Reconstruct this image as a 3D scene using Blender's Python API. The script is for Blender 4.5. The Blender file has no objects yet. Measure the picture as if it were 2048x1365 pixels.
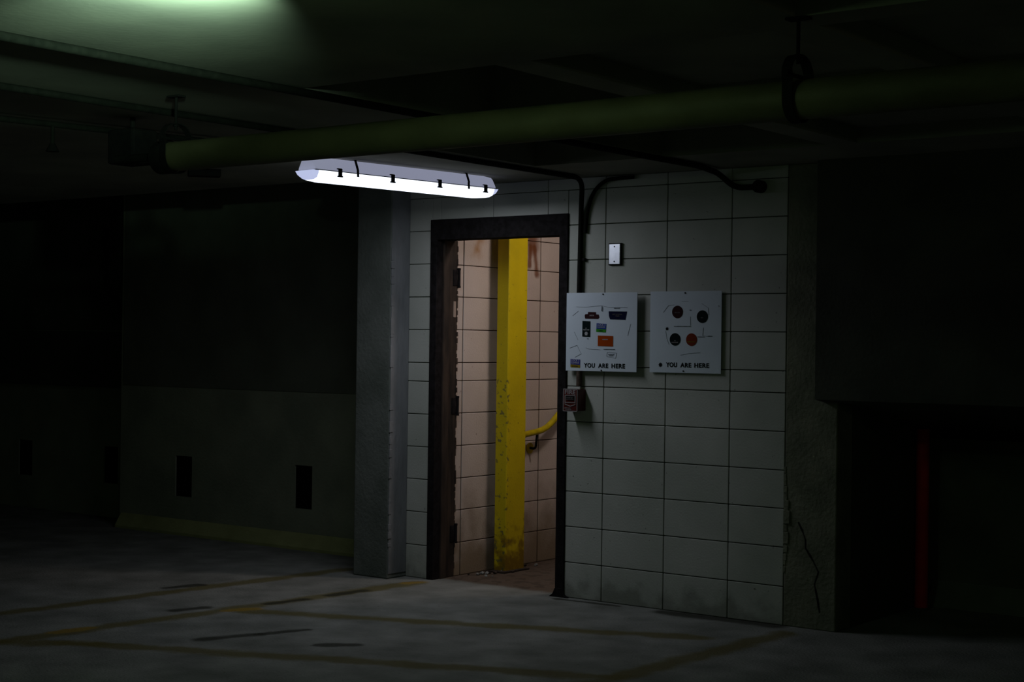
import bpy, bmesh, math, random
from mathutils import Vector, Matrix
random.seed(7)
sc = bpy.context.scene
PI = math.pi

# ---------------------------------------------------------------- camera
TH = math.radians(37.2)
f0 = Vector((-math.sin(TH), math.cos(TH), 0)); r0 = Vector((math.cos(TH), math.sin(TH), 0)); u0 = Vector((0, 0, 1))
pitch = math.atan(5.5/3175); roll = math.radians(.75)
fw = f0*math.cos(pitch)+u0*math.sin(pitch); up = u0*math.cos(pitch)-f0*math.sin(pitch)
rt = r0*math.cos(roll)+up*math.sin(roll); up2 = up*math.cos(roll)-r0*math.sin(roll)
cd = bpy.data.cameras.new('camera'); cam = bpy.data.objects.new('camera', cd); sc.collection.objects.link(cam)
cd.sensor_width = 36; cd.lens = 3175/2048*36; cd.clip_end = 100
M = Matrix((rt, up2, -fw)).transposed().to_4x4(); M.translation = Vector((6.28, -7.5, 1.46)); cam.matrix_world = M
sc.camera = cam
# ---------------------------------------------------------------- view and world
sc.view_settings.view_transform = 'Standard'; sc.view_settings.look = 'None'
sc.view_settings.exposure = 0.0; sc.view_settings.gamma = 1.0; sc.view_settings.use_curve_mapping = False
w = bpy.data.worlds.new('world'); sc.world = w; w.use_nodes = True
w.node_tree.nodes['Background'].inputs[0].default_value = (.65, 1.0, .55, 1)
w.node_tree.nodes['Background'].inputs[1].default_value = .022
# lamp strengths, all in one place
LENS = 2.1; TUBE = 7.6; HOUSING = .38
GREEN_LENS = 15.0; ADDED_UP = 235.0; YELLOW_LENS = 14.0
STAIR = 66.0

# ---------------------------------------------------------------- material helpers
def mat(name, col, col2=None, rough=.8, scale=6, bump=0, bscale=60, metal=0, detail=5, lo=.35, hi=.65, extra=None, stretch=None, spec=.25):
    m = bpy.data.materials.new(name); m.use_nodes = True; nt = m.node_tree; N = nt.nodes; L = nt.links
    b = N['Principled BSDF']; b.inputs['Roughness'].default_value = rough; b.inputs['Metallic'].default_value = metal; b.inputs['Specular IOR Level'].default_value = spec
    geo = N.new('ShaderNodeNewGeometry'); pos = geo.outputs['Position']
    if stretch:
        mp = N.new('ShaderNodeMapping'); mp.inputs['Scale'].default_value = stretch; L.new(pos, mp.inputs['Vector']); pos = mp.outputs[0]
    if col2 is None: col2 = tuple(c*.8 for c in col)
    nz = N.new('ShaderNodeTexNoise'); nz.inputs['Scale'].default_value = scale; nz.inputs['Detail'].default_value = detail
    L.new(pos, nz.inputs['Vector'])
    cr = N.new('ShaderNodeValToRGB'); cr.color_ramp.elements[0].position = lo; cr.color_ramp.elements[1].position = hi
    cr.color_ramp.elements[0].color = (*col2, 1); cr.color_ramp.elements[1].color = (*col, 1)
    L.new(nz.outputs['Fac'], cr.inputs[0])
    c = cr.outputs[0]
    if extra: c = extra(nt, geo, c)
    L.new(c, b.inputs['Base Color'])
    if bump:
        n2 = N.new('ShaderNodeTexNoise'); n2.inputs['Scale'].default_value = bscale; n2.inputs['Detail'].default_value = 4
        L.new(pos, n2.inputs['Vector'])
        bp = N.new('ShaderNodeBump'); bp.inputs['Strength'].default_value = bump; bp.inputs['Distance'].default_value = .01
        L.new(n2.outputs['Fac'], bp.inputs['Height']); L.new(bp.outputs[0], b.inputs['Normal'])
    return m
def glow(name, col, strength, base=(.8, .8, .8)):
    m = bpy.data.materials.new(name); m.use_nodes = True; nt = m.node_tree
    b = nt.nodes['Principled BSDF']; b.inputs['Base Color'].default_value = (*base, 1); b.inputs['Roughness'].default_value = .35
    b.inputs['Emission Color'].default_value = (*col, 1); b.inputs['Emission Strength'].default_value = strength
    return m
def math_n(nt, op, a, b=None, c=None):
    n = nt.nodes.new('ShaderNodeMath'); n.operation = op
    for i, v in enumerate((a, b, c)):
        if v is None: continue
        if isinstance(v, (int, float)): n.inputs[i].default_value = v
        else: nt.links.new(v, n.inputs[i])
    return n.outputs[0]
def noise_n(nt, vec, scale, detail=4):
    n = nt.nodes.new('ShaderNodeTexNoise'); n.inputs['Scale'].default_value = scale; n.inputs['Detail'].default_value = detail
    nt.links.new(vec, n.inputs['Vector']); return n.outputs['Fac']
def ramp_n(nt, fac, a, b):      # smoothstep from a (1) to b (0)
    n = nt.nodes.new('ShaderNodeMapRange'); n.interpolation_type = 'SMOOTHSTEP'
    n.inputs['From Min'].default_value = a; n.inputs['From Max'].default_value = b
    n.inputs['To Min'].default_value = 1; n.inputs['To Max'].default_value = 0
    nt.links.new(fac, n.inputs['Value']); return n.outputs[0]
def mix_n(nt, fac, c1, c2):
    n = nt.nodes.new('ShaderNodeMix'); n.data_type = 'RGBA'
    nt.links.new(fac, n.inputs[0]); nt.links.new(c1, n.inputs[6])
    if isinstance(c2, tuple): n.inputs[7].default_value = (*c2, 1)
    else: nt.links.new(c2, n.inputs[7])
    return n.outputs[2]
def seg_dist(nt, pos, a, b):    # distance in 3D from a segment
    def vm(op, x, y=None):
        n = nt.nodes.new('ShaderNodeVectorMath'); n.operation = op
        for i, v in enumerate((x, y)):
            if v is None: continue
            if isinstance(v, Vector): n.inputs[i].default_value = v
            else: nt.links.new(v, n.inputs[i])
        return n
    a = Vector(a); b = Vector(b); ba = b-a
    pa = vm('SUBTRACT', pos, a).outputs[0]
    h = math_n(nt, 'DIVIDE', vm('DOT_PRODUCT', pa, ba).outputs['Value'], ba.dot(ba))
    n = nt.nodes.new('ShaderNodeClamp'); nt.links.new(h, n.inputs[0])
    s = nt.nodes.new('ShaderNodeVectorMath'); s.operation = 'SCALE'; s.inputs[0].default_value = ba; nt.links.new(n.outputs[0], s.inputs['Scale'])
    d = vm('SUBTRACT', pa, s.outputs[0]).outputs[0]
    return vm('LENGTH', d).outputs['Value']
def sep(nt, v):
    n = nt.nodes.new('ShaderNodeSeparateXYZ'); nt.links.new(v, n.inputs[0]); return n.outputs

# ---------------------------------------------------------------- materials
def wall_dirt(nt, geo, c):
    p = geo.outputs['Position']; x, y, z = sep(nt, p)
    # splash dirt thrown up from the floor, ragged
    n = noise_n(nt, p, 9, 8); n2 = noise_n(nt, p, 2.2, 3)
    h = math_n(nt, 'ADD', z, math_n(nt, 'MULTIPLY', math_n(nt, 'SUBTRACT', n, .5), -.45))
    c = mix_n(nt, math_n(nt, 'MULTIPLY', ramp_n(nt, h, .0, .15), .45), c, (.07, .075, .045))
    # speckles and scuffs
    n3 = noise_n(nt, p, 38, 3)
    c = mix_n(nt, math_n(nt, 'MULTIPLY', ramp_n(nt, n3, .27, .31), .75), c, (.1, .1, .08))
    # each block rolled with a slightly different coat
    return c
M_block = mat('painted_block', (.48, .49, .455), (.37, .39, .35), .62, 1.7, .12, 90, extra=wall_dirt)
M_mortar = mat('dark_joint', (.045, .06, .035), (.02, .03, .015), .95, 20)
def pink_dirt(nt, geo, c):
    p = geo.outputs['Position']; x, y, z = sep(nt, p)
    n = noise_n(nt, p, 7, 8)
    jit = math_n(nt, 'MULTIPLY', math_n(nt, 'SUBTRACT', n, .5), .22)
    # rust that runs down from the slab above
    d = math_n(nt, 'ADD', seg_dist(nt, p, (0, .44, 2.22), (0, .40, 2.06)), jit)
    c = mix_n(nt, math_n(nt, 'MULTIPLY', ramp_n(nt, d, -.01, .09), .9), c, (.34, .15, .015))
    for a, b, r in (((0, .99, 2.3), (0, .985, 2.12), .07), ((0, .96, 2.1), (0, .955, 1.98), .02), ((0, 1.01, 2.1), (0, 1.04, 1.93), .022)):
        d = math_n(nt, 'ADD', seg_dist(nt, p, a, b), math_n(nt, 'MULTIPLY', jit, .3))
        c = mix_n(nt, math_n(nt, 'MULTIPLY', ramp_n(nt, d, r*.3, r*1.6), .85), c, (.16, .045, .008))
    h = math_n(nt, 'ADD', z, math_n(nt, 'MULTIPLY', jit, 3))
    c = mix_n(nt, math_n(nt, 'MULTIPLY', ramp_n(nt, h, .02, .62), .75), c, (.15, .10, .035))
    n3 = noise_n(nt, p, 30, 3)
    c = mix_n(nt, math_n(nt, 'MULTIPLY', ramp_n(nt, n3, .25, .3), .6), c, (.12, .07, .04))
    return c
M_pink = mat('stair_block', (.60, .52, .475), (.52, .445, .40), .6, 2.5, .2, 90, extra=pink_dirt)
M_pinkmortar = mat('stair_joint', (.06, .03, .015), (.03, .015, .008), .95, 20)
def stains(nt, geo, c):
    p = geo.outputs['Position']
    n = noise_n(nt, p, 5, 6); n2 = noise_n(nt, p, 28, 4)
    jit = math_n(nt, 'ADD', math_n(nt, 'MULTIPLY', math_n(nt, 'SUBTRACT', n, .5), .14), math_n(nt, 'MULTIPLY', math_n(nt, 'SUBTRACT', n2, .5), .03))
    for a, b in PAINT:
        d = math_n(nt, 'ADD', seg_dist(nt, p, (*a, 0), (*b, 0)), jit)
        c = mix_n(nt, math_n(nt, 'MULTIPLY', ramp_n(nt, d, .03, .10), .8), c, (.105, .085, .018))
    for a, b in FRESH:          # the few places where the yellow has kept its colour
        d = math_n(nt, 'ADD', seg_dist(nt, p, (*a, 0), (*b, 0)), jit)
        c = mix_n(nt, math_n(nt, 'MULTIPLY', ramp_n(nt, d, .02, .06), .7), c, (.27, .17, .02))
    for a, b, r in OIL:
        d = math_n(nt, 'ADD', seg_dist(nt, p, (*a, 0), (*b, 0)), math_n(nt, 'MULTIPLY', jit, .6))
        c = mix_n(nt, math_n(nt, 'MULTIPLY', ramp_n(nt, d, r*.5, r*1.6), .85), c, (.02, .02, .012))
    n3 = noise_n(nt, p, 55, 3)
    c = mix_n(nt, math_n(nt, 'MULTIPLY', ramp_n(nt, n3, .28, .34), .6), c, (.04, .04, .03))
    # stairwell floor: rust coloured grime past the threshold
    x, y, z = sep(nt, p)
    yy = math_n(nt, 'ADD', y, math_n(nt, 'MULTIPLY', jit, .8))
    ins = math_n(nt, 'SUBTRACT', 1.0, ramp_n(nt, yy, .03, .12))
    inx = math_n(nt, 'MULTIPLY', math_n(nt, 'GREATER_THAN', x, -.01), math_n(nt, 'LESS_THAN', x, 1.75))
    ins = math_n(nt, 'MULTIPLY', ins, inx)
    n4 = noise_n(nt, p, 12, 8)
    brown = mix_n(nt, n4, c, (.075, .04, .02))
    brown = mix_n(nt, math_n(nt, 'ADD', .75, 0), brown, (.08, .045, .025))
    c = mix_n(nt, math_n(nt, 'MULTIPLY', ins, .92), c, brown)
    n5 = ramp_n(nt, n4, .42, .5)
    c = mix_n(nt, math_n(nt, 'MULTIPLY', math_n(nt, 'MULTIPLY', ins, n5), .5), c, (.03, .018, .01))
    return c
PAINT = [((-.25, -2.92), (.01, -.14)), ((-.93, -2.6), (-.70, -.02)), ((-.03, -1.55), (2.25, -.58)), ((.0, -2.72), (2.45, -1.66)),
         ((2.51, -.2), (2.40, -2.6)), ((-.25, -2.92), (.14, -2.65))]
FRESH = [((-.02, -.2), (.02, -.1)), ((-.10, -1.62), (-.05, -1.45)), ((-.26, -2.6), (-.24, -2.4))]
OIL = [((.42, -2.24), (.52, -1.98), .045), ((.52, -1.98), (.62, -1.72), .03), ((-.31, -1.78), (-.27, -1.62), .045), ((-.10, -1.30), (-.06, -1.05), .04), ((-.05, -.85), (-.03, -.6), .04),
       ((.95, -1.98), (1.08, -1.85), .035), ((1.0, -.08), (1.4, -.06), .02), ((1.7, -.06), (2.36, -.03), .06), ((-.95, -1.3), (-.9, -1.1), .04)]
M_floor = mat('garage_floor', (.25, .255, .235), (.13, .135, .12), .9, 3.5, .6, 70, detail=8, lo=.3, hi=.7, extra=stains)
M_ceil = mat('ceiling_concrete', (.28, .28, .23), (.20, .20, .17), .95, 2, .05, 40, spec=.1)
M_colfront = mat('stained_concrete', (.15, .165, .15), (.10, .115, .10), .95, 4, .4, 50, detail=8)
M_colside = mat('pale_concrete', (.20, .21, .22), (.13, .14, .145), .9, 7, .4, 50, detail=8, stretch=(1, 1, .4))
M_conc = mat('bare_concrete', (.27, .28, .265), (.19, .20, .19), .9, 4, .4, 50, detail=8)
def rough_low(nt, geo, c):
    p = geo.outputs['Position']; x, y, z = sep(nt, p)
    n = noise_n(nt, p, 14, 8)
    for a, b in CRACK:
        d = math_n(nt, 'ADD', seg_dist(nt, p, a, b), math_n(nt, 'MULTIPLY', math_n(nt, 'SUBTRACT', n, .5), .015))
        c = mix_n(nt, ramp_n(nt, d, .002, .008), c, (.008, .008, .006))
    return c
ck = [(2.478, 0, .545), (2.50, 0, .507), (2.518, 0, .46), (2.52, 0, .415), (2.56, 0, .36), (2.594, 0, .30), (2.573, 0, .234), (2.59, 0, .16), (2.603, 0, .095)]
CRACK = list(zip(ck[:-1], ck[1:]))
M_pil = mat('cracked_concrete', (.20, .205, .15), (.13, .14, .10), .95, 6, .6, 45, detail=8, extra=rough_low)
M_leftwall = mat('green_grey_wall', (.28, .30, .22), (.21, .23, .17), .9, 3, .3, 50)
M_cove = mat('olive_base', (.34, .36, .16), (.26, .28, .12), .9, 5, .3, 50)
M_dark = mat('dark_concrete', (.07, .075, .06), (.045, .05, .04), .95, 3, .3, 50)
M_slotshade = mat('slot_shade', (.004, .004, .004), rough=1, spec=0)
M_frame = mat('dark_frame_paint', (.018, .016, .017), (.010, .009, .009), .9, 30, .3, 60, spec=.05)
M_reveal = mat('rusted_brown_paint', (.055, .038, .028), (.018, .014, .012), .75, 16, .5, 40, stretch=(1, 1, .25), detail=8)
M_strike = mat('pale_plate', (.38, .30, .25), rough=.5)
def post_wear(nt, geo, c):
    p = geo.outputs['Position']; x, y, z = sep(nt, p)
    n = noise_n(nt, p, 16, 8)
    nrm = sep(nt, geo.outputs['Normal'])
    h = math_n(nt, 'ADD', z, math_n(nt, 'MULTIPLY', math_n(nt, 'SUBTRACT', n, .5), 1.1))
    c = mix_n(nt, math_n(nt, 'MULTIPLY', ramp_n(nt, h, .0, .34), .8), c, (.12, .05, .01))
    n2 = noise_n(nt, p, 34, 6)
    # chipped flakes, thicker on the edge that trolleys rub
    edge = math_n(nt, 'MULTIPLY', ramp_n(nt, y, .54, .62), ramp_n(nt, z, 1.1, 1.5))
    thr = math_n(nt, 'ADD', n2, math_n(nt, 'MULTIPLY', edge, -.10))
    c = mix_n(nt, math_n(nt, 'MULTIPLY', ramp_n(nt, thr, .27, .33), .8), c, (.10, .10, .05))
    return c
M_yellow = mat('yellow_paint', (.62, .48, .005), (.54, .42, .005), .5, 5, .15, 80, extra=post_wear)
M_railyellow = mat('rail_yellow', (.52, .40, .004), (.40, .30, .004), .45, 20)
M_pipe = mat('olive_pipe_paint', (.12, .115, .06), (.09, .087, .045), .6, 3, .15, 40)
M_blackiron = mat('black_iron', (.012, .012, .011), (.008, .008, .008), .8, 30, spec=.08)
M_conduit = mat('grimy_conduit', (.014, .015, .012), (.009, .01, .008), .9, 30, spec=.05)
M_conduitw = mat('rusty_conduit', (.10, .07, .055), (.05, .035, .025), .6, 30)
M_sign = mat('sign_white', (.60, .67, .74), (.56, .63, .70), .8, 3, spec=.1)
M_ink = mat('black_ink', (.006, .008, .010), rough=.8, spec=.05)
M_fine = mat('grey_ink', (.17, .19, .22), rough=.8, spec=.05)
M_pale = mat('pale_ink', (.42, .42, .44), rough=.8, spec=.05)
M_dim = mat('muted_ink', (.14, .13, .13), rough=.8, spec=.05)
M_brown = mat('brown_ink', (.035, .012, .014), rough=.8, spec=.05)
M_navy = mat('navy_ink', (.007, .008, .035), rough=.8, spec=.05)
M_bk = mat('dark_green_ink', (.005, .012, .013), rough=.8, spec=.05)
M_blue = mat('blue_ink', (.02, .055, .27), rough=.8, spec=.05)
M_green = mat('green_ink', (.04, .27, .02), rough=.8, spec=.05)
M_orange = mat('orange_ink', (.33, .05, .004), rough=.8, spec=.05)
M_redink = mat('brick_red_ink', (.20, .033, .012), rough=.8, spec=.05)
M_purple = mat('violet_blue_ink', (.035, .04, .24), rough=.8, spec=.05)
M_ochre = mat('ochre_ink', (.24, .17, .01), rough=.8, spec=.05)
M_plate = mat('brushed_plate', (.70, .73, .80), (.62, .65, .72), .35, 30, metal=1)
M_red = mat('fire_red', (.085, .012, .010), (.06, .01, .008), .45, 20)
M_redpost = mat('red_pole_paint', (.70, .02, .02), (.55, .015, .015), .6, 10)
M_whitepaint = mat('dull_white', (.32, .29, .29), rough=.5)
M_lens = glow('lit_lens', (.80, .87, 1.0), LENS)
M_lensend = glow('lit_lens_end', (.62, .68, 1.0), .75)
M_house = glow('glowing_housing', (.55, .58, .80), HOUSING, (.45, .46, .5))
M_glens = glow('green_lit_lens', (.60, 1.0, .52), GREEN_LENS)
M_ylens = glow('yellow_lit_lens', (1.0, .95, .6), YELLOW_LENS)
M_wlens = glow('stair_lamp_lens', (1.0, .85, .78), STAIR)
M_hsteel = mat('housing_back', (.3, .31, .33), rough=.5)

# ---------------------------------------------------------------- mesh helpers
class MB:
    def __init__(s): s.bm = bmesh.new()
    def box(s, x0, x1, y0, y1, z0, z1, bev=0):
        r = bmesh.ops.create_cube(s.bm, size=1); vs = r['verts']
        for v in vs:
            v.co = Vector(((x0+x1)/2+v.co.x*(x1-x0), (y0+y1)/2+v.co.y*(y1-y0), (z0+z1)/2+v.co.z*(z1-z0)))
        if bev:
            es = list({e for v in vs for e in v.link_edges})
            bmesh.ops.bevel(s.bm, geom=es, offset=bev, segments=2, affect='EDGES', profile=.5)
        return s
    def quad(s, *p):
        s.bm.faces.new([s.bm.verts.new(q) for q in p]); return s
    def prism(s, pts, d0, d1, axis='y'):   # polygon in the two other axes, extruded along axis
        def mk(a, b, d): return {'y': (a, d, b), 'x': (d, a, b), 'z': (a, b, d)}[axis]
        A = [s.bm.verts.new(mk(a, b, d0)) for a, b in pts]; B = [s.bm.verts.new(mk(a, b, d1)) for a, b in pts]
        s.bm.faces.new(A); s.bm.faces.new(B[::-1]); n = len(pts)
        for i in range(n): s.bm.faces.new((A[i], B[i], B[(i+1) % n], A[(i+1) % n]))
        return s
    def tube(s, pts, r, seg=14, cap=True, radii=None):
        pts = [Vector(p) for p in pts]; rings = []
        t = (pts[1]-pts[0]).normalized(); n = t.orthogonal().normalized()
        for i, p in enumerate(pts):
            if i == 0: t = (pts[1]-pts[0])
            elif i == len(pts)-1: t = pts[-1]-pts[-2]
            else: t = (pts[i+1]-p).normalized()+(p-pts[i-1]).normalized()
            t.normalize(); n = (n-t*n.dot(t)).normalized(); b = t.cross(n)
            rr = radii[i] if radii else r
            rings.append([s.bm.verts.new(p+(n*math.cos(k*2*PI/seg)+b*math.sin(k*2*PI/seg))*rr) for k in range(seg)])
        for A, B in zip(rings[:-1], rings[1:]):
            for k in range(seg): s.bm.faces.new((A[k], A[(k+1) % seg], B[(k+1) % seg], B[k]))
        if cap: s.bm.faces.new(rings[0][::-1]); s.bm.faces.new(rings[-1])
        return s
    def build(s, name, m, parent=None, smooth=False, loc=None, rz=0):
        bmesh.ops.recalc_face_normals(s.bm, faces=s.bm.faces)
        me = bpy.data.meshes.new(name); s.bm.to_mesh(me); s.bm.free(); me.materials.append(m)
        if smooth:
            for p in me.polygons: p.use_smooth = True
            me.set_sharp_from_angle(angle=math.radians(40))
        o = bpy.data.objects.new(name, me); sc.collection.objects.link(o)
        if parent: o.parent = parent
        if loc: o.location = loc
        if rz: o.rotation_euler.z = rz
        return o
def tag(o, label=None, cat=None, group=None, kind=None):
    for k, v in (('label', label), ('category', cat), ('group', group), ('kind', kind)):
        if v: o[k] = v
    return o
def empty(name, loc, label, cat, group=None, rz=0):
    o = bpy.data.objects.new(name, None); sc.collection.objects.link(o); o.location = loc; o.rotation_euler.z = rz
    o.empty_display_size = .1
    return tag(o, label, cat, group)
def bend(pts, rad=.1, n=7):     # round the corners of a polyline
    pts = [Vector(p) for p in pts]; out = [pts[0]]
    for a, p, b in zip(pts[:-2], pts[1:-1], pts[2:]):
        r = min(rad, (a-p).length*.48, (b-p).length*.48)
        A = p+(a-p).normalized()*r; B = p+(b-p).normalized()*r
        for k in range(n+1):
            t = k/n; out.append(A*(1-t)**2+p*2*t*(1-t)+B*t*t)
    out.append(pts[-1]); return out
def text_mesh(body, size, name, m, parent, x, y, z, bold=0, width=None, space=1.0):
    cu = bpy.data.curves.new(name, 'FONT'); cu.body = body; cu.size = size; cu.align_x = 'LEFT'; cu.offset = bold; cu.space_character = space; cu.extrude = .0004
    t = bpy.data.objects.new('tmp', cu); sc.collection.objects.link(t)
    dg = bpy.context.evaluated_depsgraph_get(); me = bpy.data.meshes.new_from_object(t.evaluated_get(dg))
    bpy.data.objects.remove(t); bpy.data.curves.remove(cu)
    xs = [v.co.x for v in me.vertices]; ys = [v.co.y for v in me.vertices]
    x0, x1, y0 = min(xs), max(xs), min(ys); k = (width/(x1-x0)) if width else 1
    for v in me.vertices:
        a = (v.co.x-x0)*k; b = v.co.y-y0; v.co = Vector((a, -v.co.z, b))
    me.materials.clear(); me.materials.append(m); me.name = name
    o = bpy.data.objects.new(name, me); sc.collection.objects.link(o); o.location = (x, y, z); o.parent = parent
    return o

# ---------------------------------------------------------------- the setting
MB().box(-9, 9, -10, 6, -.2, 0).build('floor', M_floor)['kind'] = 'structure'

# ceiling slab with coffers
CZ = 2.42
xs = [-9, -.55, -.03, 1.2, 1.85, 1.9, 2.0, 2.92, 3.07, 3.99, 4.14, 5.06, 5.21, 6.13, 9]
ys = [-10, -6.37, -5.45, -5.3, -4.41, -4.27, -3.34, -3.19, -2.05, -1.9, -.62, 0, .18, 1.35]
def coffer(x, y):
    if x < -.03 and y > -.62: return .55
    if y > -.62: return 0
    if 3.07 < x < 3.99 and -5.3 < y < -4.41: return 0
    if 3.07 < x < 3.99 and -4.27 < y < -3.34: return 0
    cx = any(a < x < b for a, b in ((3.07, 3.99), (4.14, 5.06), (5.21, 6.13)))
    cy = any(a < y < b for a, b in ((-6.37, -5.45), (-5.3, -4.41), (-4.27, -3.34), (-3.19, -2.05), (-1.9, -.62)))
    if cx and cy: return .07
    if 2.0 < x < 2.92 and y > -3.19 and cy: return .3
    if 1.2 < x < 1.9 and y > -1.9: return .3
    return 0
b = MB()
H = [[coffer((xs[i]+xs[i+1])/2, (ys[j]+ys[j+1])/2) for j in range(len(ys)-1)] for i in range(len(xs)-1)]
for i in range(len(xs)-1):
    for j in range(len(ys)-1):
        h = H[i][j]
        if ys[j] > .17 and -.1 < xs[i] < 1.8: continue        # the stairwell has its own ceiling
        b.box(xs[i], xs[i+1], ys[j], ys[j+1], CZ+h, CZ+1)
b.build('ceiling', M_ceil)['kind'] = 'structure'

# block wall with the doorway
ZS = [0, .204, .41, .613, .814, 1.017, 1.22, 1.336, 1.54, 1.743, 1.947, 2.15, 2.353]
def blocks(b, u0, u1, z0, z1, place, g=.0024):
    if u1-u0 > .03 and z1-z0 > .012: place(b, u0+g, u1-g, z0+g, z1-g)
front = lambda b, u0, u1, z0, z1: b.box(u0, u1, 0, .05, z0, z1, .003)
b = MB()
XR = [.985, 1.245, 1.655, 2.06, 2.393]
for k in range(len(ZS)-1):
    z0, z1 = ZS[k], ZS[k+1]
    blocks(b, -.225, -.04 if z0 < 2.2 else .028, z0, z1, front, .0018 if z0 > 1.9 else .0024)
    for a, c in zip(XR[:-1], XR[1:]): blocks(b, a, c, z0, z1, front)
# over the door
for a, c in zip([.028, .434, .84], [.434, .84, .985]): blocks(b, a, c, 2.215, 2.353, front, .0015)
blocks(b, -.04, .028, 2.215, 2.353, front, .001)
for a, c in zip([-.225, .028, .434, .84, 1.245, 1.655, 2.06], [.028, .434, .84, 1.245, 1.655, 2.06, 2.393]): blocks(b, a, c, 2.353, CZ, front, .0015)
wf = b.build('wall_front', M_block); wf['kind'] = 'structure'
b = MB(); b.box(-.225, -.03, .006, .18, 0, CZ+.3); b.box(.95, 2.393, .006, .18, 0, CZ+.3); b.box(-.03, .95, .006, .18, 2.2, CZ+.3)
b.build('joints', M_mortar, wf)

# concrete column left of the door wall, cracked pilaster right of it
def concrete_column():
    b = MB(); b.box(-.51, -.225, -.17, .5, 0, CZ+.55, .008)
    return b.build('wall_column_left', M_colfront)
o = concrete_column(); o['kind'] = 'structure'
b = MB(); b.box(-.228, -.221, -.165, .0, .03, CZ, .002)
for k in range(34):        # ragged arris where the facing meets the front
    z = random.uniform(.15, 2.25); q = random.uniform(.002, .009)
    b.box(-.226, -.220+q*.3, -.168-q*.5, -.150+q, z, z+random.uniform(.015, .07), .002)
b.build('side_facing', M_colside, o)
b = MB(); b.box(2.394, 2.69, .0, .18, 0, CZ, .006)
# spalled edge where the facing has broken away
for k in range(16):
    z = .30+k*.035+random.uniform(-.01, .01); s = random.uniform(.008, .022)*math.sin((k+1)/17*PI)+.004
    b.box(2.392, 2.394+s*1.5, -s*.35, .004, z-.018, z+.018, .003)
b.build('wall_pilaster_right', M_pil)['kind'] = 'structure'

# wall left of the column, with its slots
def slot_wall(b, x0, x1, y0, y1, z1, slots, sz=(.28, .585)):
    X = x0
    for a, c in slots:
        b.box(X, a, y0, y1, 0, z1); b.box(a, c, y0, y1, 0, sz[0]); b.box(a, c, y0, y1, sz[1], z1); X = c
    b.box(X, x1, y0, y1, 0, z1)
b = MB(); slot_wall(b, -3.57, -.5, .5, .7, CZ+.55, ((-2.96, -2.775), (-1.70, -1.53)))
b.build('wall_back_left', M_leftwall)['kind'] = 'structure'
b = MB(); b.box(-3.575, -.5, .494, .52, 1.10, CZ+.54, .004)      # panel above the joint; its darker colour stands in for the fading light
b.build('wall_back_left_upper', mat('shaded_upper_panel', (.15, .16, .125), (.11, .12, .09), .95, 3, .3, 50))['kind'] = 'structure'
b = MB(); slot_wall(b, -9, -3.57, .86, 1.06, CZ+.55, ((-5.4, -5.21), (-4.255, -4.075)), (.275, .577)); b.box(-3.60, -3.57, .5, .9, 0, CZ+.55)
b.build('wall_recess_left', M_leftwall)['kind'] = 'structure'
for (x0, x1, y, z0, z1, lb) in ((-2.96, -2.775, .5, .28, .585, 'second from the column'), (-1.70, -1.53, .5, .28, .585, 'nearest the column'),
                              (-5.4, -5.21, .86, .275, .577, 'farthest left'), (-4.255, -4.075, .86, .275, .577, 'just left of the wall corner')):
    t = empty('wall_vent', (x0, y, z0), 'upright vent slot low in the dark left wall, its inner shade a black sheet, ' + lb, 'vent', 'vent slots low in the left wall')
    b = MB(); b.box(.001, x1-x0-.001, .012, .05, .001, z1-z0-.001); b.build('shade_sheet', M_slotshade, t)  # black sheet stands in for the shade inside the slot
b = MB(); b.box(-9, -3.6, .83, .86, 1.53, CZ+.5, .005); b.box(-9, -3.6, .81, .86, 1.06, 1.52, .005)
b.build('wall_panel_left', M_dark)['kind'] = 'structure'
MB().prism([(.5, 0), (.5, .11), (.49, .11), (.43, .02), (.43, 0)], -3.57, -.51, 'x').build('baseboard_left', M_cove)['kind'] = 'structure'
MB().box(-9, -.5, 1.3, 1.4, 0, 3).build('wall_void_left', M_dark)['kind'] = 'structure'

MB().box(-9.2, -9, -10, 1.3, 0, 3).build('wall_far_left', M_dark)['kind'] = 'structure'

# ramp slab and low recess on the right
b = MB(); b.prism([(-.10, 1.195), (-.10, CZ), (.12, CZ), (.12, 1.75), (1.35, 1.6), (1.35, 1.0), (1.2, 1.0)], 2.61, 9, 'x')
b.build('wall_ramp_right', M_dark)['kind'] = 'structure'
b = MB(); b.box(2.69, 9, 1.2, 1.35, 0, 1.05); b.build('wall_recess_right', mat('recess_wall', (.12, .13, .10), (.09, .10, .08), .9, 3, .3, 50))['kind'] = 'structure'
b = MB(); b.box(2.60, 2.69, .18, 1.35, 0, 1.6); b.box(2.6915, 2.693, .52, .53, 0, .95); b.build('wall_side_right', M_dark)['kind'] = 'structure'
b = MB(); b.box(2.69, 9, 1.16, 1.2, .955, 1.02); b.build('shadow_band_1', M_blackiron)['kind'] = 'structure'  # black strip stands in for the shadow band on the recess wall
MB().prism([(1.2, 0), (1.2, .14), (1.12, .0)], 2.72, 9, 'x').build('baseboard_right', mat('recess_base', (.17, .19, .15), rough=.9))['kind'] = 'structure'

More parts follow.
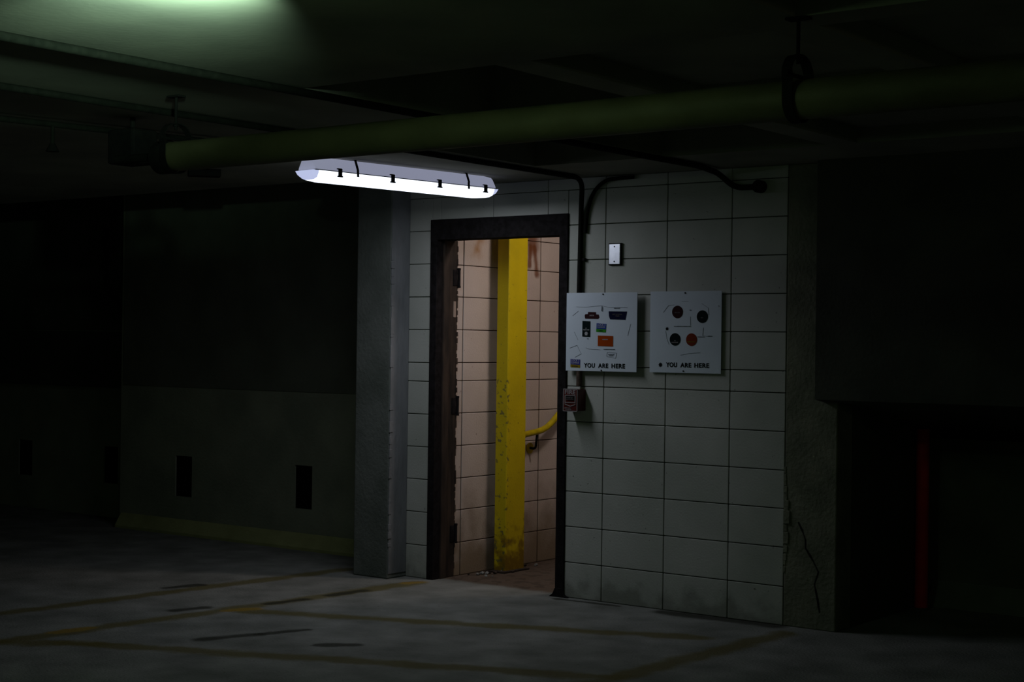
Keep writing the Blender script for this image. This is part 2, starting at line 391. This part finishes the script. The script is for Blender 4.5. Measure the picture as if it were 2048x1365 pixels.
# stairwell behind the doorway
YS = [.18, .264, .672, 1.083, 1.49, 1.896, 2.302, 2.708, 3.114, 3.52]
ZI = [0, .208, .412, .612, .816, 1.02, 1.223, 1.337, 1.543, 1.749, 1.949, 2.145, 2.35, 2.55, 2.76]
b = MB()
side = lambda b, u0, u1, z0, z1: b.box(-.05, 0, u0+.0025, u1-.0025, z0, z1, .003)
for z0, z1 in zip(ZI[:-1], ZI[1:]):
    for a, c in zip(YS[:-1], YS[1:]): blocks(b, a, c, z0, z1, side)
wi = b.build('wall_stairwell_left', M_pink); wi['kind'] = 'structure'
MB().box(-.2, -.006, .18, 3.6, 0, 2.8).build('joints', M_pinkmortar, wi)
MB().box(-.2, 1.9, 3.52, 3.7, 0, 2.8).build('wall_stairwell_back', M_pink)['kind'] = 'structure'
MB().box(1.7, 1.85, .18, 3.6, 0, 2.8).build('wall_stairwell_right', M_pink)['kind'] = 'structure'
b = MB(); b.box(-.2, 1.9, .16, 3.7, 2.76, 2.9); b.build('ceiling_stairwell', M_ceil)['kind'] = 'structure'
b = MB()
for k in range(7): b.box(.02, 1.3, 1.55+k*.27, 3.5, k*.18, (k+1)*.18, .006)
tag(b.build('staircase', M_conc), 'concrete staircase rising inside the lit stairwell past the yellow post', 'staircase')

# ---------------------------------------------------------------- door frame
b = MB()
yf = -.012
b.box(-.045, .006, yf, .05, 0, 2.215, .003)             # left face
b.box(.930, .990, yf, .05, 0, 2.215, .003)              # right face
b.box(-.045, .990, yf-.001, .05, 2.093, 2.218, .003)    # header
b.box(.935, .962, .05, .18, 0, 2.11, .002); b.box(.925, .94, .07, .12, 0, 2.11, .002)
b.box(0, .95, .05, .18, 2.105, 2.16, .002); b.box(0, .95, .07, .12, 2.093, 2.11, .002)
d1 = b.build('door_1', M_frame); d1['kind'] = 'structure'
b = MB(); b.box(-.04, -.004, .045, .195, 0, 2.11, .002); b.box(-.02, .014, .055, .112, 0, 2.10, .003); b.box(-.03, .003, .118, .20, 0, 2.1, .004)
for k in range(46):                                      # flaking inner edge
    z = .05+k*.044; b.box(-.01, .004+random.uniform(0, .006), .19, .196+random.uniform(0, .008), z, z+random.uniform(.02, .05), .001)
tag(b.build('jamb', M_reveal, d1), 'rusted brown inner side of the frame')
for z in (1.867, 1.067, .27):
    b = MB(); b.tube([(.012, .203, z-.052), (.012, .203, z+.052)], .0085, 12); b.box(-.002, .008, .155, .203, z-.05, z+.05, .001)
    for q in (-.055, .055): b.tube([(.012, .203, z+q-.006), (.012, .203, z+q+.006)], .0105, 12)
    b.build('hinge', M_frame, d1, True)
b = MB(); b.box(.004, .0075, .158, .182, 1.62, 1.72, .001); b.build('strike_plate', M_strike, d1)
b = MB()                                                  # crumbled foot of the right jamb
b.prism([(.90, 0), (.925, .018), (.94, .05), (.98, .05), (1.0, .015), (1.03, 0)], -.028, -.008); b.build('jamb_foot', M_frame, d1)

# ---------------------------------------------------------------- lamps
def profile_sweep(b, prof_mid, prof_end, L, endlen):
    # prof: list of (x, z); swept along y with pinched ends
    ysn = [0, endlen*.35, endlen, L-endlen, L-endlen*.35, L]
    ks = [0, .75, 1, 1, .75, 0]
    rings = []
    for y, k in zip(ysn, ks):
        rings.append([b.bm.verts.new((pe[0]*(1-k)+pm[0]*k, y, pe[1]*(1-k)+pm[1]*k)) for pm, pe in zip(prof_mid, prof_end)])
    n = len(prof_mid)
    for A, B in zip(rings[:-1], rings[1:]):
        for i in range(n): b.bm.faces.new((A[i], A[(i+1) % n], B[(i+1) % n], B[i]))
    b.bm.faces.new(rings[0]); b.bm.faces.new(rings[-1][::-1])
def vapor_light(loc, rz, label, lens_m, house_m, power, col, group=None):
    t = empty('ceiling_light', loc, label, 'lamp', group, rz)
    L = 1.33
    # diffuser: rounded trough, z 0 .. 0.05
    mid = [(-.082, .052), (-.080, .035), (-.066, .010), (-.040, 0), (0, -.002), (.040, 0), (.066, .010), (.080, .035), (.082, .052)]
    end = [(-.075, .052), (-.070, .045), (-.055, .030), (-.03, .026), (0, .025), (.03, .026), (.055, .030), (.070, .045), (.075, .052)]
    b = MB(); profile_sweep(b, mid, end, L, .10); o = b.build('diffuser', lens_m, t, True)
    o.data.materials.append(M_lensend)
    for p in o.data.polygons:
        if p.center.y < .05 or p.center.y > L-.05: p.material_index = 1
    # housing above
    mid = [(-.080, .054), (-.078, .07), (-.056, .118), (-.03, .124), (.03, .124), (.056, .118), (.078, .07), (.080, .054)]
    end = [(-.072, .054), (-.068, .068), (-.046, .104), (-.025, .108), (.025, .108), (.046, .104), (.068, .068), (.072, .054)]
    b = MB(); profile_sweep(b, mid, end, L, .06); 
    for v in b.bm.verts: v.co.y = .018+v.co.y*(L-.036)/L
    b.build('housing', house_m, t, True)
    # gasket flange
    b = MB(); b.box(-.084, .084, .012, L-.012, .0505, .0555, .002); b.build('gasket', M_hsteel, t)
    for q in (.17, .53, .87, 1.22):
        for sx in (-1, 1):
            if sx < 0 and q > 1.3: continue
            b = MB(); b.box(sx*.083, sx*.089, q-.012, q+.012, .028, .068, .001)
            b.box(sx*.080, sx*.092, q-.02, q+.006, .064, .069, .001); b.box(sx*.080, sx*.091, q-.016, q+.016, .024, .031, .001)
            b.build('latch', M_blackiron, t)
    for q in (.29, 1.09):
        b = MB()
        pr = [(-.087, .035), (-.084, .072), (-.062, .123), (-.03, .129), (.03, .129), (.062, .123), (.084, .072), (.087, .035)]
        for (x0, z0), (x1, z1) in zip(pr[:-1], pr[1:]):
            b.bm.faces.new([b.bm.verts.new(p) for p in ((x0, q-.007, z0), (x1, q-.007, z1), (x1, q+.007, z1), (x0, q+.007, z0))])
        o = b.build('strap', M_blackiron, t)
        sm = o.modifiers.new('s', 'SOLIDIFY'); sm.thickness = .003
    if power:
        ld = bpy.data.lights.new('tube_light', 'AREA'); ld.shape = 'RECTANGLE'; ld.size = .10; ld.size_y = 1.12; ld.energy = power; ld.color = col
        lo = bpy.data.objects.new('tube_light', ld); sc.collection.objects.link(lo); lo.parent = t; lo.location = (0, L/2, -.004)
    return t
rz = -math.atan2(.633-.446, 1.316)
vapor_light((.446, -1.613, 2.293), rz, 'long lit fluorescent ceiling light with black latches hanging in front of the doorway', M_lens, M_house, TUBE, (.86, .90, 1.0))
def bulkhead(loc, m, label):
    t = empty('bulkhead_light', loc, label, 'lamp', rz=math.radians(37))
    b = MB(); b.box(-.15, .15, -.10, .10, .06, .074, .003); b.build('back_plate', M_hsteel, t)
    b = MB(); b.box(-.13, .13, -.08, .08, 0, .06, .012); b.build('diffuser', m, t, True)
    return t
t = bulkhead((3.32, -4.87, 2.345), M_glens, 'green-tinted bulkhead light on the ceiling just past the top edge of the view')
ld = bpy.data.lights.new('added_uplight', 'SPOT'); ld.energy = ADDED_UP; ld.color = (.62, 1.0, .72); ld.spot_size = math.radians(84); ld.spot_blend = .8; ld.shadow_soft_size = .03  # added spot outside the bulkhead body, only to make the ceiling glow
lo = bpy.data.objects.new('added_uplight', ld); sc.collection.objects.link(lo); lo.parent = t; lo.location = (0, .10, -.04)
lo.rotation_euler = Vector((-.38, math.cos(math.radians(37)), math.sin(math.radians(37)))).to_track_quat('-Z', 'Y').to_euler()
bulkhead((8.4, -3.6, 2.345), M_ylens, 'dim yellowish bulkhead light on the ceiling beyond the right edge of the view')

# stairwell lamp, above the head of the doorway
t = empty('stairwell_light', (1.2, .62, 2.58), 'warm square ceiling light inside the stairwell beyond the doorway', 'lamp')
b = MB(); b.box(-.11, .11, -.11, .11, .05, .16, .01); b.build('housing', M_hsteel, t)
b = MB(); b.box(-.10, .10, -.10, .10, 0, .05, .015); b.build('diffuser', M_wlens, t, True)

# ---------------------------------------------------------------- steel post and rail in the stairwell
t = empty('steel_post', (.104, .635, 0), 'tall yellow painted steel post with chipped edges standing in the doorway', 'post')
b = MB(); b.box(-.046, .046, -.10, .10, 0, 2.755, .005); b.build('shaft', M_yellow, t)
b = MB(); b.box(-.06, .07, -.14, .13, 0, .012, .003); b.build('base_plate', M_reveal, t)
t = empty('handrail', (.08, .9, .75), 'yellow tubular handrail on the stairwell wall beside the yellow post', 'handrail')
b = MB(); b.tube([Vector(p)-Vector((.08, .9, .75)) for p in bend([(.08, .77, .862), (.08, 1.06, .893), (.08, 2.6, 1.98)], .10, 8)], .0205, 16)
b.build('rail', M_railyellow, t, True)
b = MB(); b.tube([Vector(p)-Vector((.08, .9, .75)) for p in bend([(.006, .975, .77), (.055, .975, .765), (.08, .955, .86)], .035, 6)], .008, 10)
b.build('bracket', M_blackiron, t, True)
b = MB(); b.tube([(-.079, .078, .018), (-.071, .078, .018)], .036, 20); b.build('wall_flange', M_railyellow, t, True)
# rubble and peeled paint on the stairwell floor
for k in range(26):
    x = .02+abs(random.gauss(0, .10)); y = random.choice((random.uniform(.3, .6), random.uniform(.75, 1.3))); s = random.uniform(.006, .02)
    b = MB(); bmesh.ops.create_icosphere(b.bm, subdivisions=1, radius=s)
    for v in b.bm.verts: v.co *= random.uniform(.6, 1.2); v.co.z *= .6
    o = b.build('rubble', M_conc if k % 3 else M_reveal, loc=(x, y, s*.45))
    tag(o, 'small crumb of broken plaster on the stairwell floor along the block wall', 'rubble', 'crumbs along the stairwell wall')

# ---------------------------------------------------------------- pipe and hangers
t = empty('ceiling_pipe', (1.43, -3.33, 2.18), 'large olive painted pipe crossing the whole view under the ceiling', 'pipe')
b = MB(); b.tube([(-.04, 0, 0), (8, 0, 0)], .058, 32); b.build('pipe_run', M_pipe, t, True)
b = MB(); b.tube([(-.10, 0, 0), (-.085, 0, 0), (-.075, 0, 0), (-.02, 0, 0), (-.01, 0, 0)], .06, 28, radii=[.035, .052, .066, .066, .060]); b.build('end_cap', M_blackiron, t, True)
b = MB(); b.tube([(-.35, .0, .01), (-.09, 0, .005)], .017, 12); b.build('branch_pipe', M_conduit, t, True)
def hanger(x, label):
    t = empty('pipe_hanger', (x, -3.33, 2.18), label, 'hanger', 'clevis hangers carrying the olive pipe')
    w = .016; R = .064
    # lower clevis strap: U around the pipe; upper yoke
    def strap(pts, name):
        b = MB()
        A = []
        for (y, z) in pts:
            n = Vector((0, y, z)).normalized()*.004
            A.append([b.bm.verts.new((sx*w, y+(n.y if o else 0), z+(n.z if o else 0))) for sx, o in ((-1, 0), (1, 0), (1, 1), (-1, 1))])
        for P_, Q in zip(A[:-1], A[1:]):
            for i in range(4): b.bm.faces.new((P_[i], P_[(i+1) % 4], Q[(i+1) % 4], Q[i]))
        b.bm.faces.new(A[0]); b.bm.faces.new(A[-1][::-1])
        return b.build(name, M_blackiron, t)
    lower = [(-.064, .075)]+[(-R*math.cos(a), -R*math.sin(a)) for a in [k*PI/16 for k in range(17)]]+[(.064, .075)]
    strap(lower, 'clevis')
    up = [(-.068, .05), (-.066, .085)]+[(-.055*math.cos(a)*1.1, .085+.042*math.sin(a)) for a in [k*PI/10 for k in range(1, 10)]]+[(.066, .085), (.068, .05)]
    strap(up, 'yoke')
    b = MB(); b.tube([(0, -.078, .068), (0, .078, .068)], .006, 10); b.tube([(0, -.082, .068), (0, -.072, .068)], .011, 6); b.tube([(0, .072, .068), (0, .082, .068)], .011, 6); b.build('cross_bolt', M_blackiron, t)
    b = MB(); b.tube([(0, 0, .105), (0, 0, .24)], .006, 10); b.build('rod', M_blackiron, t)
    b = MB(); b.tube([(0, 0, .118), (0, 0, .132)], .012, 6); b.build('nut', M_blackiron, t)
    b = MB(); b.box(-.035, .035, -.02, .02, .232, .24, .002); b.build('ceiling_plate', M_blackiron, t)
hanger(1.44, 'black clevis hanger holding the left end of the olive pipe')
hanger(4.145, 'black clevis hanger on the right stretch of the olive pipe')

# small sprinkler line upper left
t = empty('sprinkler_pipe', (.43, -3.4, 2.40), 'thin dark sprinkler branch pipe under the ceiling at the far upper left', 'pipe')
o0 = Vector((.43, -3.4, 2.40))
b = MB(); b.tube([Vector(p)-o0 for p in [(.18, -4.5, 2.395), (.43, -3.4, 2.395), (.62, -2.35, 2.395)]], .014, 12); b.build('pipe_run', M_conduit, t, True)
b = MB(); b.tube([Vector(p)-o0 for p in [(.47, -3.19, 2.395), (.47, -3.19, 2.30)]], .009, 10); b.build('drop', M_conduit, t, True)
b = MB(); b.tube([Vector(p)-o0 for p in [(.47, -3.19, 2.31), (.47, -3.19, 2.29), (.47, -3.19, 2.275)]], .02, 12, radii=[.012, .022, .030]); b.build('sprinkler_head', M_blackiron, t, True)
b = MB(); b.box(-.085, .085, -.07, .07, -.075, .075, .012); b.tube([(0, 0, .07), (0, 0, .13)], .012, 10)
tag(b.build('junction_box', M_blackiron, loc=(.80, -3.02, 2.29)), 'dark square box under the ceiling left of the end of the olive pipe', 'box')
b = MB(); b.box(-.09, .09, -.05, .05, -.02, .02, .004)
tag(b.build('ceiling_bracket', M_blackiron, loc=(-.52, -1.43, 2.40), rz=.9), 'flat black bracket on the ceiling below the left end of the olive pipe', 'bracket')

# ---------------------------------------------------------------- conduits
def conduit(name, pts, r, label, m=M_conduit, rad=.12, straps=()):
    t = empty(name, pts[0], label, 'conduit'); o0 = Vector(pts[0])
    b = MB(); b.tube([p-o0 for p in bend(pts, rad, 8)], r, 14); b.build('tube', m, t, True)
    for s in straps:
        p = Vector(s)-o0; b = MB(); b.box(p.x-r*1.0, p.x+r*2.2, p.y-r*.2, p.y+r*1.0, p.z-.009, p.z+.009, .002); b.build('strap', M_blackiron, t)
    return t
conduit('conduit', [(1.10, -6.5, 2.405), (1.14, -2.4, 2.405), (1.15, -.10, 2.405), (1.087, -.018, 2.26), (1.083, -.018, 1.96), (1.078, -.018, 1.60)], .0145,
        'dark conduit running along the ceiling then down the block wall behind the left map sign', rad=.09, straps=((1.083, -.018, 1.948),))
conduit('conduit', [(1.1135, -.013, 2.10), (1.122, -.013, 2.22), (1.165, -.019, 2.33), (1.25, -.019, 2.398), (1.44, -.019, 2.404)], .011,
        'short dark conduit curving right at the block wall top beside the long vertical conduit', rad=.06)
conduit('conduit', [(1.98, -6.5, 2.404), (2.0, -2.5, 2.404), (2.03, -.30, 2.404), (1.985, -.022, 2.395), (2.085, -.022, 2.31), (2.20, -.022, 2.31)], .0155,
        'dark conduit crossing the ceiling and bending to a round box high on the wall', rad=.07)
b = MB(); b.tube([(0, .02, 0), (0, -.022, 0)], .034, 20); b.tube([(0, -.02, 0), (0, -.026, 0)], .03, 20)
tag(b.build('junction_box', M_blackiron, loc=(2.235, -.02, 2.31), smooth=True), 'round dark junction box high on the block wall at the upper right', 'box')
conduit('conduit', [(1.088, -.019, 1.40), (1.088, -.019, 1.222)], .0165, 'short rusty conduit between the left map sign and the fire alarm pull station', m=M_conduitw)
conduit('conduit', [(-4.2, .80, 2.36), (-4.2, .80, 1.86), (-3.9, .80, 1.66)], .02, 'faint conduit on the dark wall at the far left, bending right near its foot', rad=.2)

# ---------------------------------------------------------------- switch plate
t = empty('blank_plate', (1.318, -.012, 1.974), 'small shiny metal blank cover plate on the block wall above the left map sign', 'cover plate')
b = MB(); b.box(-.043, .043, -.002, .012, -.063, .063, .003); b.build('back_box', M_blackiron, t)
b = MB(); b.box(-.037, .037, -.006, -.001, -.0575, .0575, .002); b.build('plate', M_plate, t)
for z in (-.042, .042):
    b = MB(); b.tube([(0, -.005, z), (0, -.0075, z)], .004, 10); b.build('screw', M_blackiron, t)

# ---------------------------------------------------------------- map signs
def patch(name, pts, m, parent, lift=.0012):
    b = MB(); b.prism(pts, -.0035-lift, -.003); return b.build(name, m, parent)
def strokes(b, pts, wd=.0011, y=-.0045):
    for (x0, z0), (x1, z1) in zip(pts[:-1], pts[1:]):
        d = Vector((x1-x0, z1-z0)); n = Vector((-d.y, d.x)).normalized()*wd/2
        b.prism([(x0+n.x, z0+n.y), (x1+n.x, z1+n.y), (x1-n.x, z1-n.y), (x0-n.x, z0-n.y)], y, -.0028)
def scribble(b, x, z, wd, n, h=.0075):      # a line of lettering too small to read, as uneven dashes
    u = wd/n
    for k in range(n):
        a = x-wd/2+k*u; hh = h*random.uniform(.6, 1)
        b.box(a, a+u*random.uniform(.45, .8), -.0056, -.0030, z-hh/2, z+hh/2)
def disc(cx, cz, r, n=28): return [(cx+r*math.cos(k*2*PI/n), cz+r*math.sin(k*2*PI/n)) for k in range(n)]
def burst(cx, cz, r, n=8): return [(cx+(r if k % 2 == 0 else r*.62)*math.cos(k*PI/n), cz+(r if k % 2 == 0 else r*.62)*math.sin(k*PI/n)) for k in range(2*n)]
def sign_board(loc, W, Hh, label):
    t = empty('map_sign', loc, label, 'sign', 'white map signs on the block wall')
    b = MB(); b.box(0, W, -.003, .0, 0, Hh, .001); b.build('board', M_sign, t)
    return t
def sub(name, b, m, parent): return b.build(name, m, parent)
# left sign: zoomed-photo fractions turned into metres
W, Hh = .482, .446; SP = .037
t = sign_board((1.006, -.034, 1.310), W, Hh, 'left white map sign with an orange block, blue and green logo and YOU ARE HERE')
U = lambda px: (px-160)/970*W
V = lambda py, px=640: Hh-(py-(187-.026*(px-160)))/1068*Hh
def PT(l): return [(U(a), V(c, a)) for a, c in l]
def logo(name, pts, m, lines, ink=M_pale):
    o = patch(name, PT(pts), m, t)
    for (px, py, wpx, n, h) in lines:
        b = MB(); scribble(b, U(px), V(py, px), wpx/970*W, n, h); b.build('lettering', ink, o)
    return o
logo('brown_logo', [(425, 532), (418, 495), (425, 472), (462, 468), (465, 440), (572, 440), (576, 470), (612, 472), (614, 492), (622, 505), (610, 520), (606, 532)], M_brown, [(518, 487, 60, 5, .008)], M_whitepaint)
o = logo('navy_logo', [(748, 425), (995, 422), (975, 532), (768, 532), (752, 490)], M_navy, [])
text_mesh('FIRST NATIONAL', .011, 'lettering', M_dim, o, U(800), -.0050, V(475, 800), 0, U(935)-U(800))
text_mesh('TOWER', .011, 'lettering', M_dim, o, U(842), -.0050, V(497, 842), 0, U(895)-U(842))
o = logo('black_logo', [(388, 565), (498, 567), (498, 780), (388, 778)], M_bk, [(443, 685, 88, 9, .008), (443, 663, 16, 2, .006)])
patch('burst', [(a, c) for a, c in burst(U(443), V(737, 443), .0135)], M_pale, o, .002)
o = logo('blue_logo', [(585, 590), (718, 595), (714, 670), (583, 666)], M_blue, [])
text_mesh('LOCK 3', .017, 'lettering', M_pale, o, U(598), -.0050, V(626, 598), .0002, U(706)-U(598))
text_mesh('SUMMER', .014, 'lettering', M_pale, o, U(598), -.0050, V(657, 598), 0, U(702)-U(598))
logo('green_strip', [(580, 668), (714, 673), (712, 712), (580, 708)], M_green, [(645, 692, 60, 6, .005)], M_bk)
logo('orange_logo', [(604, 757), (812, 757), (812, 898), (604, 898)], M_orange, [(708, 807, 80, 8, .007)], M_pale)
o = logo('violet_logo', [(228, 1092), (362, 1094), (362, 1168), (228, 1166)], M_purple, [])
text_mesh('LOCK 3', .017, 'lettering', M_pale, o, U(240), -.0050, V(1126, 240), .0002, U(350)-U(240))
text_mesh('SUMMER', .014, 'lettering', M_pale, o, U(240), -.0050, V(1157, 240), 0, U(350)-U(240))
logo('ochre_strip', [(228, 1167), (362, 1169), (362, 1207), (228, 1205)], M_ochre, [(295, 1188, 90, 8, .005)], M_brown)
for wd, a, c in (('YOU', 415, 567), ('ARE', 612, 750), ('HERE', 795, 977)): text_mesh(wd, .034, 'heading_word', M_ink, t, U(a), -.0042, V(1193, 700), .0011, U(c)-U(a), 1.12)
b = MB()
for l in ([(250, 497), (330, 430)], [(300, 372), (420, 376), (640, 350), (760, 372), (1000, 368)], [(275, 720), (330, 830)], [(215, 942), (315, 900), (375, 1015), (290, 1065)],
          [(1045, 590), (1008, 745)], [(735, 978), (865, 985), (850, 1055), (727, 1035), (735, 978)], [(440, 930), (480, 945), (640, 948)]):
    b = MB(); strokes(b, PT(l)); b.build('street_line', M_fine, t)
for l, wd in (([(655, 355), (650, 425)], .004), ([(665, 370), (664, 430)], .005)):
    b = MB(); strokes(b, PT(l), wd); b.build('street_line', M_fine, t)
for px, py, wp, n in ((860, 380, 80, 8), (790, 1005, 80, 9), (765, 938, 160, 14), (465, 805, 25, 3), (790, 1022, 60, 6)):
    b = MB(); scribble(b, U(px), V(py, px), wp/970*W, n, .004); b.build('lettering', M_fine, t)
for px, py in ((668, 195), (657, 1228)):
    b = MB(); b.tube([(U(px), -.003, V(py, px)), (U(px), -.006, V(py, px))], .0042, 12); b.build('screw', M_blackiron, t)
for px, py in ((668, 195), (657, 1228)):
    b = MB(); b.tube([(U(px), .0, V(py, px)), (U(px), SP, V(py, px))], .005, 8); b.build('spacer', M_blackiron, t)
# right sign
W, Hh = .452, .448; SP = .015
t = sign_board((1.560, -.012, 1.312), W, Hh, 'right white map sign with four round dots, one brick red, and YOU ARE HERE')
U = lambda px: (px-130)/980*W
V = lambda py, px=640: Hh-(py-150)/1125*Hh
def dot(px, py, m, n, wp, dy, ink, name='round_dot'):
    o = patch(name, disc(U(px), V(py), .0345), m, t)
    b = MB(); scribble(b, U(px), V(py+dy), wp/980*W, n, .007); b.build('lettering', ink, o); return o
dot(512, 435, M_brown, 5, 70, 10, M_dim); dot(853, 500, M_bk, 3, 36, 15, M_dim); o = dot(484, 814, M_bk, 9, 92, 42, M_whitepaint); dot(710, 815, M_redink, 9, 110, 30, M_ochre)
b = MB(); scribble(b, U(484), V(832), .008, 2, .006); b.build('lettering', M_whitepaint, o)
patch('burst', burst(U(370), V(668), .0105), M_ink, t, .001); patch('burst', burst(U(283), V(1168), .0135), M_ink, t, .001)
for wd, a, c in (('YOU', 362, 513), ('ARE', 560, 710), ('HERE', 752, 952)): text_mesh(wd, .034, 'heading_word', M_ink, t, U(a), -.0042, V(1197), .0011, U(c)-U(a), 1.12)
b = MB()
for l in ([(315, 442), (385, 345), (470, 335)], [(570, 290), (660, 290)], [(350, 700), (370, 810), (400, 885)], [(560, 1030), (640, 1010), (830, 990)], [(840, 320), (930, 380), (940, 480)], [(690, 500), (695, 620)], [(870, 650), (860, 760), (940, 770)]):
    b = MB(); strokes(b, PT(l), .0010); b.build('street_line', M_fine, t)
for px, py, wp, n in ((585, 632, 240, 16), (690, 410, 22, 3), (840, 775, 90, 8), (960, 765, 60, 5), (1075, 355, 16, 2)):
    b = MB(); scribble(b, U(px), V(py), wp/980*W, n, .004); b.build('lettering', M_fine, t)
for px, py in ((615, 174), (602, 1248)):
    b = MB(); b.tube([(U(px), -.003, V(py)), (U(px), -.006, V(py))], .0042, 12); b.build('screw', M_blackiron, t)
    b = MB(); b.tube([(U(px), .0, V(py)), (U(px), SP, V(py))], .005, 8); b.build('spacer', M_blackiron, t)

# ---------------------------------------------------------------- fire alarm pull station
t = empty('fire_alarm_pull', (1.024, 0, 1.077), 'dark red fire alarm pull station lettered FIRE on the wall beside the door frame', 'fire alarm')
W, Hh = .102, .131
b = MB(); b.box(.004, W-.004, -.078, .004, .004, Hh-.004, .004); b.build('back_box', M_red, t)
b = MB(); b.box(0, W, -.086, -.078, 0, Hh, .006); b.build('face_plate', M_red, t)
b = MB(); yy = -.0875
for (x0, x1, z0, z1) in ((.001, W-.001, Hh-.005, Hh-.001), (.001, W-.001, .001, .005), (.001, .005, .003, Hh-.003), (W-.005, W-.001, .003, Hh-.003)): b.box(x0, x1, yy, -.085, z0, z1)
b.build('border', M_whitepaint, t)
text_mesh('FIRE', .034, 'lettering', M_whitepaint, t, .013, -.087, .099, .0008, .074)
b = MB()
for (x0, x1, z0, z1) in ((.014, .089, .091, .095), (.014, .019, .048, .093), (.084, .089, .048, .093), (.018, .086, .050, .0535)): b.box(x0, x1, -.089, -.085, z0, z1)
b.prism([(.014, .045), (.017, .043), (.052, .033), (.086, .043), (.089, .045), (.089, .041), (.086, .039), (.052, .029), (.017, .039), (.014, .041)], -.089, -.085)
b.build('handle_outline', M_whitepaint, t)
b = MB(); b.box(.024, .080, -.091, -.085, .070, .088, .002); h_ = b.build('pull_bar', M_blackiron, t)
b = MB(); b.box(.026, .078, -.0925, -.0905, .069, .0715); scribble(b, .052, .079, .046, 7, .007)
for v in b.bm.verts:
    if v.co.y > -.01: v.co.y -= .0868
b.build('lettering', M_dim, h_)
b = MB(); scribble(b, .035, .020, .046, 9, .005)
scribble(b, .040, .012, .044, 9, .003)
for v in b.bm.verts: v.co.y -= .0835
b.build('maker_line', M_whitepaint, t)

# ---------------------------------------------------------------- red pole in the recess
t = empty('red_pole', (2.735, 1.0, 0), 'dark red vertical pole standing in the low recess under the ramp at the right', 'pole')
b = MB(); b.tube([(0, 0, 0), (0, 0, 1.012)], .036, 24); b.build('shaft', M_redpost, t, True)
b = MB(); b.tube([(0, 0, 0), (0, 0, .01)], .05, 24); b.build('base_plate', M_dark, t, True)
